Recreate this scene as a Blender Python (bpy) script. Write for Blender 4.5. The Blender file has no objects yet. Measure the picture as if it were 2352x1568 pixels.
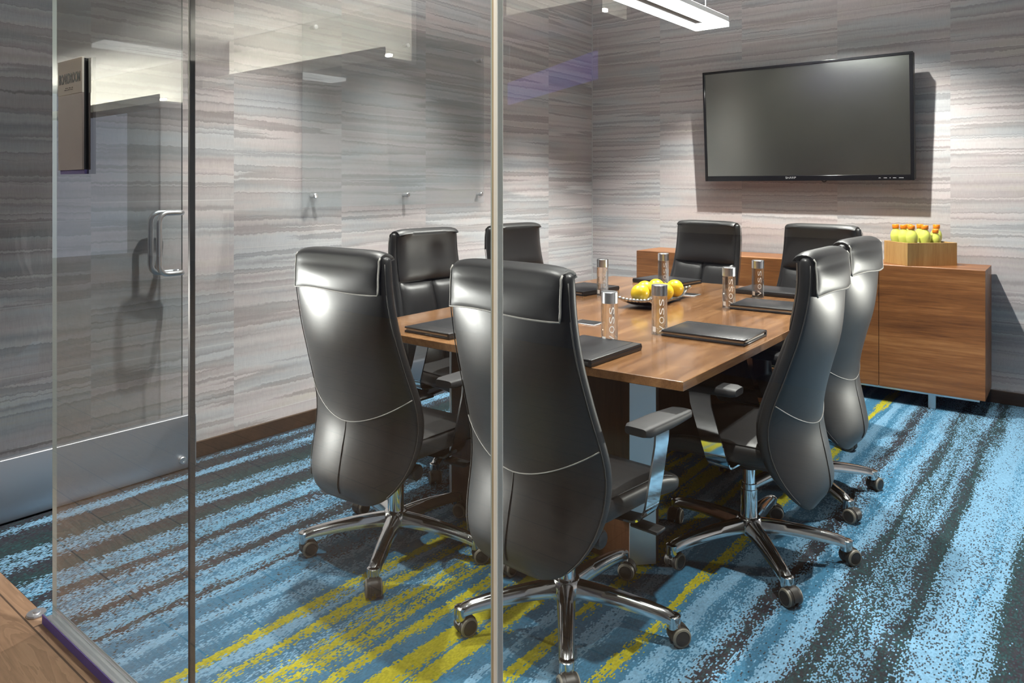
import bpy, bmesh, math, random
from mathutils import Vector, Matrix
random.seed(7)
C = bpy.context.scene.collection
SC = bpy.context.scene
PI = math.pi

# ------------------------------------------------------------------ helpers
def link(o, parent=None):
    C.objects.link(o)
    if parent is not None:
        o.parent = parent
    return o

def obj(name, bm, mats, parent=None, smooth=True, recalc=True):
    me = bpy.data.meshes.new(name)
    if recalc:
        bmesh.ops.recalc_face_normals(bm, faces=bm.faces[:])
    bm.to_mesh(me); bm.free()
    for m in (mats if isinstance(mats, (list, tuple)) else [mats]):
        me.materials.append(m)
    if smooth:
        me.shade_smooth()
        if smooth == 'auto':
            me.set_sharp_from_angle(angle=math.radians(38))
    return link(bpy.data.objects.new(name, me), parent)

def tag(o, label=None, cat=None, group=None, kind=None):
    if label: o['label'] = label
    if cat: o['category'] = cat
    if group: o['group'] = group
    if kind: o['kind'] = kind
    return o

def thing(name, loc, rz, label, cat, group=None):
    o = bpy.data.objects.new(name, None)
    o.empty_display_size = .1
    o.location = loc; o.rotation_euler = (0, 0, rz)
    C.objects.link(o)
    return tag(o, label, cat, group)

def copy_tree(o, parent=None):
    c = o.copy(); C.objects.link(c)
    if parent is not None: c.parent = parent
    for ch in list(o.children): copy_tree(ch, c)
    return c

def box(bm, x0, x1, y0, y1, z0, z1, bev=0, seg=2, mat=0, M=None):
    r = bmesh.ops.create_cube(bm, size=1)
    vs = r['verts']
    for v in vs:
        v.co = Vector(((x0+x1)/2+v.co.x*(x1-x0), (y0+y1)/2+v.co.y*(y1-y0), (z0+z1)/2+v.co.z*(z1-z0)))
    fs = set(f for v in vs for f in v.link_faces)
    if bev:
        es = list(set(e for v in vs for e in v.link_edges))
        rb = bmesh.ops.bevel(bm, geom=es, offset=bev, segments=seg, affect='EDGES', profile=.5)
        fs = set(rb['faces']) | set(f for f in fs if f.is_valid)
    vv = set(v for f in fs for v in f.verts)
    for f in fs: f.material_index = mat
    if M is not None:
        for v in vv: v.co = M @ v.co
    return vv

def tube(bm, pts, r, seg=8, mat=0, closed=False, cap=True):
    pts = [Vector(p) for p in pts]; n = len(pts)
    rs = r if isinstance(r, (list, tuple)) else [r]*n
    rings = []; up = None
    for i, p in enumerate(pts):
        a = pts[i-1] if (i > 0 or closed) else p
        b = pts[(i+1) % n] if (i < n-1 or closed) else p
        t = (b-a).normalized()
        if up is None:
            up = Vector((0, 0, 1)) if abs(t.z) < .9 else Vector((1, 0, 0))
        u = (up - t*up.dot(t)).normalized(); w = t.cross(u); up = u
        rings.append([bm.verts.new(p+(u*math.cos(2*PI*k/seg)+w*math.sin(2*PI*k/seg))*rs[i]) for k in range(seg)])
    for i in range(n if closed else n-1):
        A, B = rings[i], rings[(i+1) % n]
        for k in range(seg):
            f = bm.faces.new((A[k], A[(k+1) % seg], B[(k+1) % seg], B[k])); f.material_index = mat
    if cap and not closed:
        for R in (rings[0], rings[-1]):
            f = bm.faces.new(R); f.material_index = mat

def loft(bm, loops, mat=0, cap0=True, cap1=True, closed=True):
    R = [[bm.verts.new(p) for p in L] for L in loops]
    n = len(R[0])
    for i in range(len(R)-1):
        for k in range(n if closed else n-1):
            f = bm.faces.new((R[i][k], R[i][(k+1) % n], R[i+1][(k+1) % n], R[i+1][k])); f.material_index = mat
    if closed:
        if cap0: bm.faces.new(R[0]).material_index = mat
        if cap1: bm.faces.new(R[-1]).material_index = mat
    return R

def lathe(bm, prof, seg=24, mat=0, M=None, matf=None):
    loops = []
    for r, z in prof:
        loops.append([Vector((r*math.cos(2*PI*k/seg), r*math.sin(2*PI*k/seg), z)) for k in range(seg)])
    if M is not None: loops = [[M @ p for p in L] for L in loops]
    R = [[bm.verts.new(p) for p in L] for L in loops]
    for i in range(len(R)-1):
        for k in range(seg):
            f = bm.faces.new((R[i][k], R[i][(k+1) % seg], R[i+1][(k+1) % seg], R[i+1][k]))
            f.material_index = matf(i) if matf else mat
    for j in (0, -1):
        f = bm.faces.new(R[j]); f.material_index = matf(0 if j == 0 else len(R)-2) if matf else mat

def interp(tab, z):
    # smooth (monotone-ish catmull) interpolation of [(z, v)...] sorted ascending
    if z <= tab[0][0]: return tab[0][1]
    if z >= tab[-1][0]: return tab[-1][1]
    for i in range(len(tab)-1):
        if tab[i][0] <= z <= tab[i+1][0]:
            z0, v0 = tab[i]; z1, v1 = tab[i+1]
            m0 = (v1-tab[i-1][1])/(z1-tab[i-1][0]) if i > 0 else (v1-v0)/(z1-z0)
            m1 = (tab[i+2][1]-v0)/(tab[i+2][0]-z0) if i+2 < len(tab) else (v1-v0)/(z1-z0)
            h = z1-z0; t = (z-z0)/h
            return (2*t**3-3*t*t+1)*v0+(t**3-2*t*t+t)*h*m0+(-2*t**3+3*t*t)*v1+(t**3-t*t)*h*m1

def text_mesh(s, size=1.0, extrude=0.0, bold=0.0):
    cu = bpy.data.curves.new('t', 'FONT'); cu.body = s; cu.size = size; cu.extrude = extrude
    cu.offset = bold*size; cu.align_x = 'CENTER'; cu.align_y = 'CENTER'; cu.resolution_u = 6
    o = bpy.data.objects.new('t', cu); C.objects.link(o)
    dg = bpy.context.evaluated_depsgraph_get()
    me = bpy.data.meshes.new_from_object(o.evaluated_get(dg))
    bm = bmesh.new(); bm.from_mesh(me)
    bpy.data.objects.remove(o); bpy.data.curves.remove(cu); bpy.data.meshes.remove(me)
    return bm

# ------------------------------------------------------------------ materials
class NT:
    def __init__(s, name):
        s.m = bpy.data.materials.new(name); s.m.use_nodes = True
        s.t = s.m.node_tree; s.t.nodes.clear()
        s.out = s.n('ShaderNodeOutputMaterial')
    def n(s, typ, **kw):
        nd = s.t.nodes.new(typ)
        for k, v in kw.items(): setattr(nd, k, v)
        return nd
    def set(s, sock, v):
        if hasattr(v, 'is_output') or isinstance(v, bpy.types.NodeSocket): s.t.links.new(v, sock)
        else: sock.default_value = v
    def math(s, op, a, b=0.0, c=None, clamp=False):
        nd = s.n('ShaderNodeMath', operation=op); nd.use_clamp = clamp
        s.set(nd.inputs[0], a); s.set(nd.inputs[1], b)
        if c is not None: s.set(nd.inputs[2], c)
        return nd.outputs[0]
    def comb(s, x, y, z):
        nd = s.n('ShaderNodeCombineXYZ')
        for i, v in enumerate((x, y, z)): s.set(nd.inputs[i], v)
        return nd.outputs[0]
    def noise(s, vec, scale=1, detail=3, rough=.5, dist=0):
        nd = s.n('ShaderNodeTexNoise'); s.set(nd.inputs['Vector'], vec)
        nd.inputs['Scale'].default_value = scale; nd.inputs['Detail'].default_value = detail
        nd.inputs['Roughness'].default_value = rough; nd.inputs['Distortion'].default_value = dist
        return nd.outputs['Fac']
    def white(s, vec):
        nd = s.n('ShaderNodeTexWhiteNoise', noise_dimensions='3D'); s.set(nd.inputs['Vector'], vec)
        return nd.outputs['Value']
    def ramp(s, fac, stops, mode='LINEAR'):
        nd = s.n('ShaderNodeValToRGB'); cr = nd.color_ramp; cr.interpolation = mode
        while len(cr.elements) > 1: cr.elements.remove(cr.elements[-1])
        stops = sorted(stops, key=lambda q: q[0])
        for i, (p, c) in enumerate(stops):
            e = cr.elements[0] if i == 0 else cr.elements.new(p)
            e.position = p
            e.color = (*c, 1) if len(c) == 3 else c
        s.set(nd.inputs[0], fac)
        return nd.outputs[0]
    def mix(s, f, a, b, blend='MIX'):
        nd = s.n('ShaderNodeMix', data_type='RGBA', blend_type=blend)
        s.set(nd.inputs[0], f)
        s.set(nd.inputs[6], a if not isinstance(a, tuple) else (*a, 1)); s.set(nd.inputs[7], b if not isinstance(b, tuple) else (*b, 1))
        return nd.outputs[2]
    def pos(s, kind='Geometry'):
        if kind == 'Geometry': v = s.n('ShaderNodeNewGeometry').outputs['Position']
        else: v = s.n('ShaderNodeTexCoord').outputs['Object']
        sp = s.n('ShaderNodeSeparateXYZ'); s.set(sp.inputs[0], v)
        return v, sp.outputs[0], sp.outputs[1], sp.outputs[2]
    def principled(s, color=(.5,)*3, rough=.5, metal=0, spec=.5, coat=0, bump=None, bstr=.1, bdist=.002, trans=0, emis=None, estr=0):
        p = s.n('ShaderNodeBsdfPrincipled')
        s.set(p.inputs['Base Color'], (*color, 1) if isinstance(color, tuple) and len(color) == 3 else color)
        s.set(p.inputs['Roughness'], rough); p.inputs['Metallic'].default_value = metal
        p.inputs['Specular IOR Level'].default_value = spec
        p.inputs['Coat Weight'].default_value = coat; p.inputs['Coat Roughness'].default_value = .12
        p.inputs['Transmission Weight'].default_value = trans
        if emis:
            p.inputs['Emission Color'].default_value = (*emis, 1); p.inputs['Emission Strength'].default_value = estr
        if bump is not None:
            b = s.n('ShaderNodeBump'); b.inputs['Strength'].default_value = bstr; b.inputs['Distance'].default_value = bdist
            s.set(b.inputs['Height'], bump); s.t.links.new(b.outputs[0], p.inputs['Normal'])
        s.t.links.new(p.outputs[0], s.out.inputs[0])
        return s.m

def simple(name, color, rough=.5, metal=0, spec=.5, coat=0, trans=0, noise=0, nscale=60):
    t = NT(name)
    if noise:
        v, x, y, z = t.pos('obj')
        f = t.noise(v, nscale, 4)
        col = t.mix(f, tuple(c*(1-noise) for c in color), tuple(min(1, c*(1+noise)) for c in color))
        return t.principled(col, rough, metal, spec, coat, f, .05, .001, trans)
    return t.principled(color, rough, metal, spec, coat, trans=trans)

def emit(name, color, strength):
    t = NT(name); e = t.n('ShaderNodeEmission')
    e.inputs[0].default_value = (*color, 1); e.inputs[1].default_value = strength
    t.t.links.new(e.outputs[0], t.out.inputs[0]); return t.m

def leather():
    t = NT('black_leather'); v, x, y, z = t.pos('obj')
    n = t.n('ShaderNodeTexVoronoi'); t.set(n.inputs['Vector'], v); n.inputs['Scale'].default_value = 420
    f2 = t.noise(v, 7, 2)
    rough = t.math('MULTIPLY_ADD', f2, .08, .375)
    return t.principled((.015, .0147, .0155), rough, 0, .6, 0, n.outputs['Distance'], .08, .0006)

def wallpaper(name, axis, u0, seed):
    t = NT(name); v, x, y, z = t.pos()
    u = y if axis == 'y' else x
    p = t.math('FLOOR', t.math('DIVIDE', t.math('SUBTRACT', u, u0), .685))
    r = t.white(t.comb(p, seed, 0.37))
    fu = t.math('SUBTRACT', t.math('SUBTRACT', u, u0), t.math('MULTIPLY', p, .685))
    off = t.math('MULTIPLY', r, 23.0)
    # torn edges: small ragged vertical wobble
    wob = t.noise(t.comb(t.math('MULTIPLY', u, .9), t.math('MULTIPLY', z, 1.2), off), 1, 4, .55)
    jag = t.noise(t.comb(t.math('MULTIPLY', u, 46), t.math('MULTIPLY', z, 9.0), off), 1, 3, .7)
    zz = t.math('ADD', t.math('MULTIPLY_ADD', wob, .035, z), t.math('MULTIPLY', jag, .024))
    zz = t.math('ADD', zz, off)
    n1 = t.noise(t.comb(t.math('MULTIPLY', u, .08), t.math('MULTIPLY', zz, 3.6), off), 1, 3.6, .62)
    n2 = t.noise(t.comb(t.math('MULTIPLY', u, .35), t.math('MULTIPLY', zz, 17), off), 1, 4, .6)
    hue = t.noise(t.comb(t.math('MULTIPLY', u, 1.3), t.math('MULTIPLY', zz, 8), t.math('ADD', off, 3.0)), 1, 3, .6)
    fib = t.noise(t.comb(t.math('MULTIPLY', u, 330), t.math('MULTIPLY', z, 26), off), 1, 2, .7)
    val = t.ramp(t.math('MULTIPLY_ADD', t.math('SUBTRACT', n2, .5), .20, n1), [
        (0, (.34,)*3), (.26, (.45,)*3), (.335, (.27,)*3), (.345, (.49,)*3), (.40, (.43,)*3), (.43, (.335,)*3), (.443, (.55,)*3),
        (.49, (.46,)*3), (.522, (.345,)*3), (.531, (.57,)*3), (.58, (.48,)*3), (.605, (.37,)*3), (.616, (.55,)*3), (.67, (.46,)*3), (.71, (.30,)*3), (.722, (.5,)*3), (1, (.40,)*3)])
    tint = t.ramp(hue, [(.25, (.92, .97, 1.03)), (.42, (.97, .975, 1.0)), (.5, (1.02, .965, .965)), (.6, (1.05, .95, .96)), (.75, (1.05, .975, .90))])
    col = t.mix(1.0, val, tint, 'MULTIPLY')
    fibc = t.ramp(fib, [(.25, (.88,)*3), (.75, (1.1,)*3)])
    col = t.mix(.8, col, t.mix(1.0, col, fibc, 'MULTIPLY'))
    col = t.mix(1.0, col, (1.0, .985, .985), 'MULTIPLY')
    # thin pale metallic threads
    ln = t.noise(t.comb(t.math('MULTIPLY', u, .04), t.math('MULTIPLY', t.math('ADD', z, off), 2.7), off), 1, 0)
    lm = t.math('LESS_THAN', t.math('ABSOLUTE', t.math('SUBTRACT', ln, .5)), .0022)
    col = t.mix(t.math('MULTIPLY', lm, .45), col, (.72, .71, .70))
    return t.principled(col, .55, 0, .35, 0, fib, .12, .0006)

LB = (.20, .395, .58); TB = (.052, .185, .315); NV = (.036, .035, .048); GN = (.026, .047, .054); YL = (.46, .42, .028); MB = (.15, .36, .54)
def carpet():
    t = NT('striped_carpet'); v, x, y, z = t.pos()
    cx = t.math('FLOOR', t.math('DIVIDE', x, .0042)); cy = t.math('FLOOR', t.math('DIVIDE', y, .0075))
    w1 = t.white(t.comb(cx, cy, 1.0)); w2 = t.white(t.comb(cx, cy, 5.0)); w3 = t.white(t.comb(cx, cy, 9.0))
    lo = t.noise(t.comb(t.math('MULTIPLY', x, 5.0), t.math('MULTIPLY', y, .75), 2.0), 1, 3, .6)
    lo2 = t.noise(t.comb(t.math('MULTIPLY', x, 26.0), t.math('MULTIPLY', y, 2.4), 7.0), 1, 3, .6)
    amp = t.math('MULTIPLY_ADD', t.noise(t.comb(t.math('MULTIPLY', x, 3.0), t.math('MULTIPLY', y, .5), 11), 1, 2), .10, -.012)
    amp = t.math('MULTIPLY', amp, t.math('MULTIPLY_ADD', t.math('LESS_THAN', t.math('ABSOLUTE', t.math('ADD', x, 1.5)), .52), -.5, 1.0))
    d = t.math('MULTIPLY', t.math('SUBTRACT', t.math('ADD', w1, w2), 1.0), amp)
    xx = t.math('ADD', x, t.math('ADD', d, t.math('ADD', t.math('MULTIPLY', t.math('SUBTRACT', lo, .5), .085), t.math('MULTIPLY', t.math('SUBTRACT', lo2, .5), .11))))
    def seg(x0, x1, lst):
        f = t.math('DIVIDE', t.math('SUBTRACT', xx, x0), x1-x0, clamp=True)
        return t.ramp(f, [((p-x0)/(x1-x0), c) for p, c in lst], 'CONSTANT')
    A = seg(-3.7, -2.0, [(-3.7, NV), (-3.46, LB), (-3.43, NV), (-3.325, LB), (-3.262, NV), (-3.18, GN), (-3.07, LB), (-3.035, GN), (-3.015, LB), (-2.965, NV), (-2.90, GN), (-2.83, LB), (-2.79, TB), (-2.765, LB), (-2.74, MB),
        (-2.70, NV), (-2.635, LB), (-2.60, TB), (-2.56, LB), (-2.515, NV), (-2.44, LB), (-2.415, TB), (-2.385, LB), (-2.355, MB), (-2.335, NV), (-2.295, LB), (-2.275, TB), (-2.18, LB), (-2.135, TB), (-2.075, LB), (-2.045, TB)])
    B = seg(-2.0, -1.0, [(-2.0, TB), (-1.985, YL), (-1.948, TB), (-1.938, LB), (-1.90, TB), (-1.875, YL), (-1.845, TB), (-1.81, LB), (-1.797, TB), (-1.79, YL), (-1.755, TB), (-1.732, YL), (-1.705, TB), (-1.655, YL), (-1.61, TB),
        (-1.555, YL), (-1.49, TB), (-1.465, YL), (-1.41, TB), (-1.36, LB), (-1.33, TB), (-1.30, YL), (-1.265, TB), (-1.22, LB), (-1.19, TB), (-1.12, TB), (-1.09, YL), (-1.055, TB), (-1.025, LB)])
    D = seg(-1.0, .6, [(-1.0, LB), (-.978, TB), (-.93, LB), (-.885, NV), (-.828, LB), (-.80, TB), (-.745, LB), (-.692, NV), (-.665, GN), (-.628, LB), (-.594, GN), (-.567, LB), (-.526, NV),
        (-.50, GN), (-.462, LB), (-.40, LB), (-.33, TB), (-.318, LB), (-.262, GN), (-.22, NV), (-.13, LB), (0, NV), (.1, LB), (.2, TB), (.3, LB), (.4, NV), (.5, LB)])
    col = t.mix(t.math('GREATER_THAN', xx, -2.0), A, B)
    col = t.mix(t.math('GREATER_THAN', xx, -1.0), col, D)
    # dark flecks scattered through the pale bands, greenish flecks in the dark ones
    reg = t.noise(t.comb(t.math('MULTIPLY', x, 4.5), t.math('MULTIPLY', y, .55), 23), 1, 3, .6)
    side = t.math('SUBTRACT', 1.0, t.math('LESS_THAN', t.math('ABSOLUTE', t.math('ADD', x, 1.53)), .62))
    thr = t.math('SUBTRACT', 1.0, t.math('MULTIPLY', t.math('MULTIPLY', t.math('SUBTRACT', reg, .36, clamp=True), .9), side))
    col = t.mix(t.math('MULTIPLY', t.math('GREATER_THAN', w3, thr), .92), col, (.035, .042, .05))
    bw = t.n('ShaderNodeRGBToBW'); t.set(bw.inputs[0], col)
    fleck = t.math('MULTIPLY', t.math('LESS_THAN', bw.outputs[0], .075), t.math('LESS_THAN', w3, .26))
    col = t.mix(t.math('MULTIPLY', fleck, .42), col, (.035, .115, .125))
    hsv = t.n('ShaderNodeHueSaturation'); t.set(hsv.inputs['Color'], col)
    t.set(hsv.inputs['Value'], t.math('MULTIPLY_ADD', w2, .22, .52))
    return t.principled(hsv.outputs[0], .95, 0, .1, 0, w1, .25, .002)

def wood(name, axis, c0, c1, c2, scale=1, rough=.3, coat=0.0, across=None, kind='obj', stretch=14):
    t = NT(name); v, x, y, z = t.pos(kind)
    k = {'x': (1.0/stretch, 1, 1), 'y': (1, 1.0/stretch, 1), 'z': (1, 1, 1.0/stretch)}[axis]
    vec = t.comb(t.math('MULTIPLY', x, k[0]*scale), t.math('MULTIPLY', y, k[1]*scale), t.math('MULTIPLY', z, k[2]*scale))
    a = t.noise(vec, 9, 5, .6, .9); b = t.noise(vec, 70, 4, .6, .3); c = t.noise(vec, 230, 2, .5)
    f = t.math('ADD', t.math('MULTIPLY', a, .56), t.math('ADD', t.math('MULTIPLY', b, .30), t.math('MULTIPLY', c, .14)))
    col = t.ramp(f, [(.34, c0), (.5, c1), (.66, c2)])
    return t.principled(col, rough, 0, .5, coat, b, .04, .0006)

def planks():
    t = NT('oak_planks'); v, x, y, z = t.pos()
    br = t.n('ShaderNodeTexBrick'); br.offset = .37; br.squash = 1
    t.set(br.inputs['Vector'], t.comb(t.math('ADD', x, .83), t.math('ADD', y, .068), 0))
    br.inputs['Scale'].default_value = 1; br.inputs['Mortar Size'].default_value = .0028
    br.inputs['Brick Width'].default_value = 1.7; br.inputs['Row Height'].default_value = .178
    br.inputs['Color1'].default_value = (.1, .1, .1, 1); br.inputs['Color2'].default_value = (.95, .95, .95, 1); br.inputs['Mortar'].default_value = (.5, .5, .5, 1)
    sp = t.n('ShaderNodeSeparateColor'); t.set(sp.inputs[0], br.outputs['Color'])
    sh = t.math('MULTIPLY', sp.outputs[0], 9)
    vec = t.comb(t.math('MULTIPLY', x, .5), t.math('MULTIPLY', y, 3.2), sh)
    a = t.noise(vec, 2.6, 4, .55, 1.6); b = t.noise(t.comb(t.math('MULTIPLY', x, 4), t.math('MULTIPLY', y, 90), sh), 1, 3)
    rings = t.math('FRACT', t.math('MULTIPLY', a, 9)); f = t.math('MULTIPLY_ADD', b, .45, t.math('MULTIPLY', rings, .45))
    col = t.ramp(f, [(.1, (.14, .084, .05)), (.45, (.22, .138, .085)), (.85, (.30, .195, .122))])
    col = t.mix(t.math('MULTIPLY', sp.outputs[0], .42), col, (.19, .115, .065))
    col = t.mix(br.outputs['Fac'], col, (.055, .035, .022))
    return t.principled(col, .42, 0, .4, 0, b, .06, .001)

def clear_glass(name, tint=(.90, .925, .925), boost=1.85, haze=0.0):
    t = NT(name)
    tr = t.n('ShaderNodeBsdfTransparent'); tr.inputs[0].default_value = (*tint, 1)
    gl = t.n('ShaderNodeBsdfGlossy'); gl.inputs['Roughness'].default_value = .0; gl.inputs[0].default_value = (1, 1, 1, 1)
    fr = t.n('ShaderNodeFresnel'); fr.inputs[0].default_value = 1.5
    geo = t.n('ShaderNodeNewGeometry')
    f = t.math('MULTIPLY', t.math('MULTIPLY', fr.outputs[0], boost), t.math('SUBTRACT', 1.0, geo.outputs['Backfacing']), clamp=True)
    mx = t.n('ShaderNodeMixShader'); t.set(mx.inputs[0], f)
    t.t.links.new(tr.outputs[0], mx.inputs[1]); t.t.links.new(gl.outputs[0], mx.inputs[2])
    last = mx.outputs[0]
    if haze:
        df = t.n('ShaderNodeBsdfDiffuse'); df.inputs[0].default_value = (.62, .66, .66, 1)
        m2 = t.n('ShaderNodeMixShader'); m2.inputs[0].default_value = haze
        t.t.links.new(last, m2.inputs[1]); t.t.links.new(df.outputs[0], m2.inputs[2]); last = m2.outputs[0]
    t.t.links.new(last, t.out.inputs[0]); return t.m

def brushed(name, color, rough=.35):
    t = NT(name); v, x, y, z = t.pos('obj')
    f = t.noise(t.comb(t.math('MULTIPLY', x, 3), t.math('MULTIPLY', y, 3), t.math('MULTIPLY', z, 300)), 1, 2)
    return t.principled(color, rough, 1.0, .5, 0, f, .02, .0003)

M_leather = leather()
M_seam = simple('stitching_thread', (.045, .043, .04), .6)
M_piping = simple('pale_piping', (.30, .29, .27), .45)
M_dark = simple('black_plastic', (.012, .012, .013), .42, noise=.15)
M_rubber = simple('arm_pad_rubber', (.032, .032, .034), .55, 0, .35, noise=.12)
M_chrome = simple('chrome', (.80, .82, .84), .06, 1)
M_alu = simple('polished_aluminium', (.62, .62, .62), .13, 1, noise=.04, nscale=20)
M_wheel = simple('caster_wheel', (.02, .019, .018), .45, noise=.2)
M_rim = simple('caster_rim', (.17, .155, .125), .45, noise=.1)
M_satin = brushed('satin_steel', (.74, .75, .77), .34)
M_railp = brushed('door_rail_aluminium', (.50, .52, .56), .45)
M_table = wood('walnut_top', 'y', (.095, .042, .017), (.185, .088, .036), (.30, .16, .072), 1, .22, .35)
M_tedge = wood('walnut_base', 'z', (.06, .022, .010), (.115, .045, .02), (.16, .07, .03), 1.4, .35)
M_cred = wood('teak_veneer', 'x', (.085, .03, .010), (.235, .09, .028), (.40, .185, .068), 1.1, .38, 0, stretch=22)
M_bamboo = wood('bamboo_box', 'z', (.33, .18, .06), (.46, .27, .095), (.58, .37, .15), 1.5, .4)
M_wallL = wallpaper('wallpaper_left_wall', 'y', 2.049, 3.1)
M_wallB = wallpaper('wallpaper_back_wall', 'x', -2.846, 8.7)
M_carpet = carpet()
M_planks = planks()
M_base = wood('dark_baseboard', 'x', (.022, .011, .005), (.04, .02, .009), (.06, .03, .014), 1, .45)
M_glass = clear_glass('partition_glass')
M_board = clear_glass('marker_board_glass', (.95, .96, .97), 1.0, .10)
M_ceil = simple('painted_ceiling', (.55, .55, .54), .8, noise=.03)
M_cwall = simple('corridor_paint', (.42, .40, .38), .7, noise=.05, nscale=4)
M_white = simple('white_paint', (.80, .80, .76), .7, noise=.03)
M_edge = simple('polished_glass_edge', (.40, .46, .44), .12, 0, .8)
M_gasket = simple('dark_gasket', (.014, .014, .02), .3)
M_edge2 = brushed('bright_joint_metal', (.92, .88, .80), .16)

# ------------------------------------------------------------------ room
XL, YB, ZC, YP, XR = -3.50, 5.43, 3.1, .87, 1.3
def struct(name, bm, m, parent=None, smooth=False):
    o = obj(name, bm, m, parent, smooth)
    if parent is None: o['kind'] = 'structure'
    return o
def sbox(name, m, *a, bev=0, parent=None):
    bm = bmesh.new(); box(bm, *a, bev=bev); return struct(name, bm, m, parent)

sbox('floor', M_carpet, XL-.1, XR+.1, YP+.0, YB+.1, -.06, 0)
sbox('floor_corridor', M_planks, -15.5, 4.0, -5.0, YP, -.06, -.001)
sbox('wall_left', M_wallL, XL-.1, XL, YP-.05, YB+.1, 0, ZC)
sbox('wall_back', M_wallB, XL-.1, XR+.1, YB, YB+.1, 0, ZC)
sbox('wall_right', M_wallB, XR, XR+.1, YP-.05, YB, 0, ZC)
sbox('wall_front', M_cwall, .30, XR, YP-.05, YP+.05, 0, ZC)
sbox('wall_corridor', M_cwall, -15.5, XL-.0, YP-.05, YP+.05, 0, ZC)
sbox('wall_corridor_far', M_cwall, -15.5, 4.0, -5.1, -5.0, 0, ZC)
sbox('ceiling', M_ceil, XL-.1, XR+.1, YP, YB+.1, ZC, ZC+.08)
sbox('ceiling_corridor', M_ceil, -15.5, 4.0, -5.0, YP, ZC, ZC+.08)
sbox('baseboard_left', M_base, XL, XL+.014, YP+.02, YB, 0, .078, bev=.003)
sbox('baseboard_back', M_base, XL+.014, XR, YB-.014, YB, 0, .078, bev=.003)
sbox('trim_1', simple('corner_bead', (.50, .50, .50), .5), XL, XL+.006, YB-.006, YB, .078, ZC)

# glass partition: three panes in a floor channel
bm = bmesh.new()
y0, y1 = YP-.022, YP+.020
box(bm, -2.53, .30, y1-.004, y1, 0, .028, .0008, 1); box(bm, -2.53, .30, y0+.004, y1-.004, 0, .016); box(bm, -2.53, .30, y0+.0005, y0+.004, .002, .0295, .0008, 1)
chan = struct('trim_2', bm, M_satin, smooth='auto')
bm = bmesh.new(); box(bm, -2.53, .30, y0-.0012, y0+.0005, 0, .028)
obj('violet_light_facing', bm, simple('painted_violet_light', (.105, .075, .27), .5, 0, .3), chan, False)  # violet painted on to stand for purple light falling on the channel
def pane(name, xa, xb, medge):
    bm = bmesh.new(); box(bm, xa, xb, YP-.006, YP+.006, .02, ZC)
    for f in bm.faces:
        if abs(f.normal.x) > .5 and f.calc_center_median().x < medge: f.material_index = 1
    return struct(name, bm, [M_glass, M_edge])
pane('window_1', -2.497, -1.6725, -2.49)
pane('window_2', -1.6645, -.741, -9)
pane('window_3', -.728, .30, -9)
sbox('trim_3', M_gasket, -1.6725, -1.668, YP-.0065, YP+.0065, .02, ZC)
sbox('trim_4', simple('grey_joint', (.06, .06, .065), .4), -1.668, -1.6645, YP-.0065, YP+.0065, .02, ZC)
sbox('trim_5', M_edge, -.741, -.7385, YP-.007, YP+.007, .02, ZC)
sbox('trim_6', simple('tan_edge_glint', (.42, .33, .20), .35), -.7385, -.7345, YP-.007, YP+.007, .02, ZC)  # warm reflection in the polished glass edge, painted as a strip
sbox('trim_7', simple('pale_edge_glint', (.82, .80, .74), .3), -.7345, -.728, YP-.008, YP+.007, .02, ZC)  # bright highlight on the glass edge, painted as a pale strip

# open glass door standing against the left wall
XD = -3.40
M_dglass = clear_glass('door_glass', (.86, .88, .89), 1.0)
bm = bmesh.new(); box(bm, XD-.006, XD+.006, YP+.02, 1.725, .24, 2.45)
for f in bm.faces:
    if f.normal.y > .5: f.material_index = 1
door = struct('door_1', bm, [M_dglass, M_edge])
bm = bmesh.new(); box(bm, XD-.022, XD+.022, YP+.005, 1.785, .008, .257, .004, 3)
obj('bottom_rail', bm, M_railp, door, 'auto')
bm = bmesh.new(); box(bm, XD-.022, XD+.022, YP+.005, 1.785, 2.44, 2.55, .004, 3)
obj('top_rail', bm, M_railp, door, 'auto')
bm = bmesh.new()
Ml = Matrix.Translation((XD+.022, 1.715, .052)) @ Matrix.Rotation(PI/2, 4, 'Y')
lathe(bm, [(.0175, 0), (.0175, .009), (.015, .012), (.008, .012), (.007, .009)], 24, M=Ml)
obj('lock_cylinder', bm, M_satin, door, 'auto')
for s in (1, -1):
    bm = bmesh.new(); r = .0122; xo = XD+s*.042
    ym, yg = 1.712, 1.598
    za, zb, cr = .932, 1.212, .042
    P = [Vector((XD+s*.006, ym, zb)), Vector((xo-s*.018, ym, zb)), Vector((xo-s*.005, ym-.005, zb)), Vector((xo, ym-.018, zb))]
    for k in range(9):
        a = PI/2*k/8; P.append(Vector((xo, yg+cr*(1-math.sin(a)), zb-cr*(1-math.cos(a)))))
    for k in range(9):
        a = PI/2*k/8; P.append(Vector((xo, yg+cr*(1-math.cos(a)), za+cr*(1-math.sin(a)))))
    P += [Vector((xo, ym-.018, za)), Vector((xo-s*.005, ym-.005, za)), Vector((xo-s*.018, ym, za)), Vector((XD+s*.006, ym, za))]
    tube(bm, P, r, 14)
    obj('door_handle', bm, M_satin, door)
# floor stop plate beside the doorway
bm = bmesh.new(); lathe(bm, [(.028, 0), (.028, .003), (.026, .006), (.012, .007), (.011, .012), (.002, .013)], 28)
o = obj('door_stop', bm, M_satin, None, 'auto'); o.location = (-2.60, .855, 0)
tag(o, 'small round metal floor plate on the wood at the doorway edge', 'floor plate')

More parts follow.
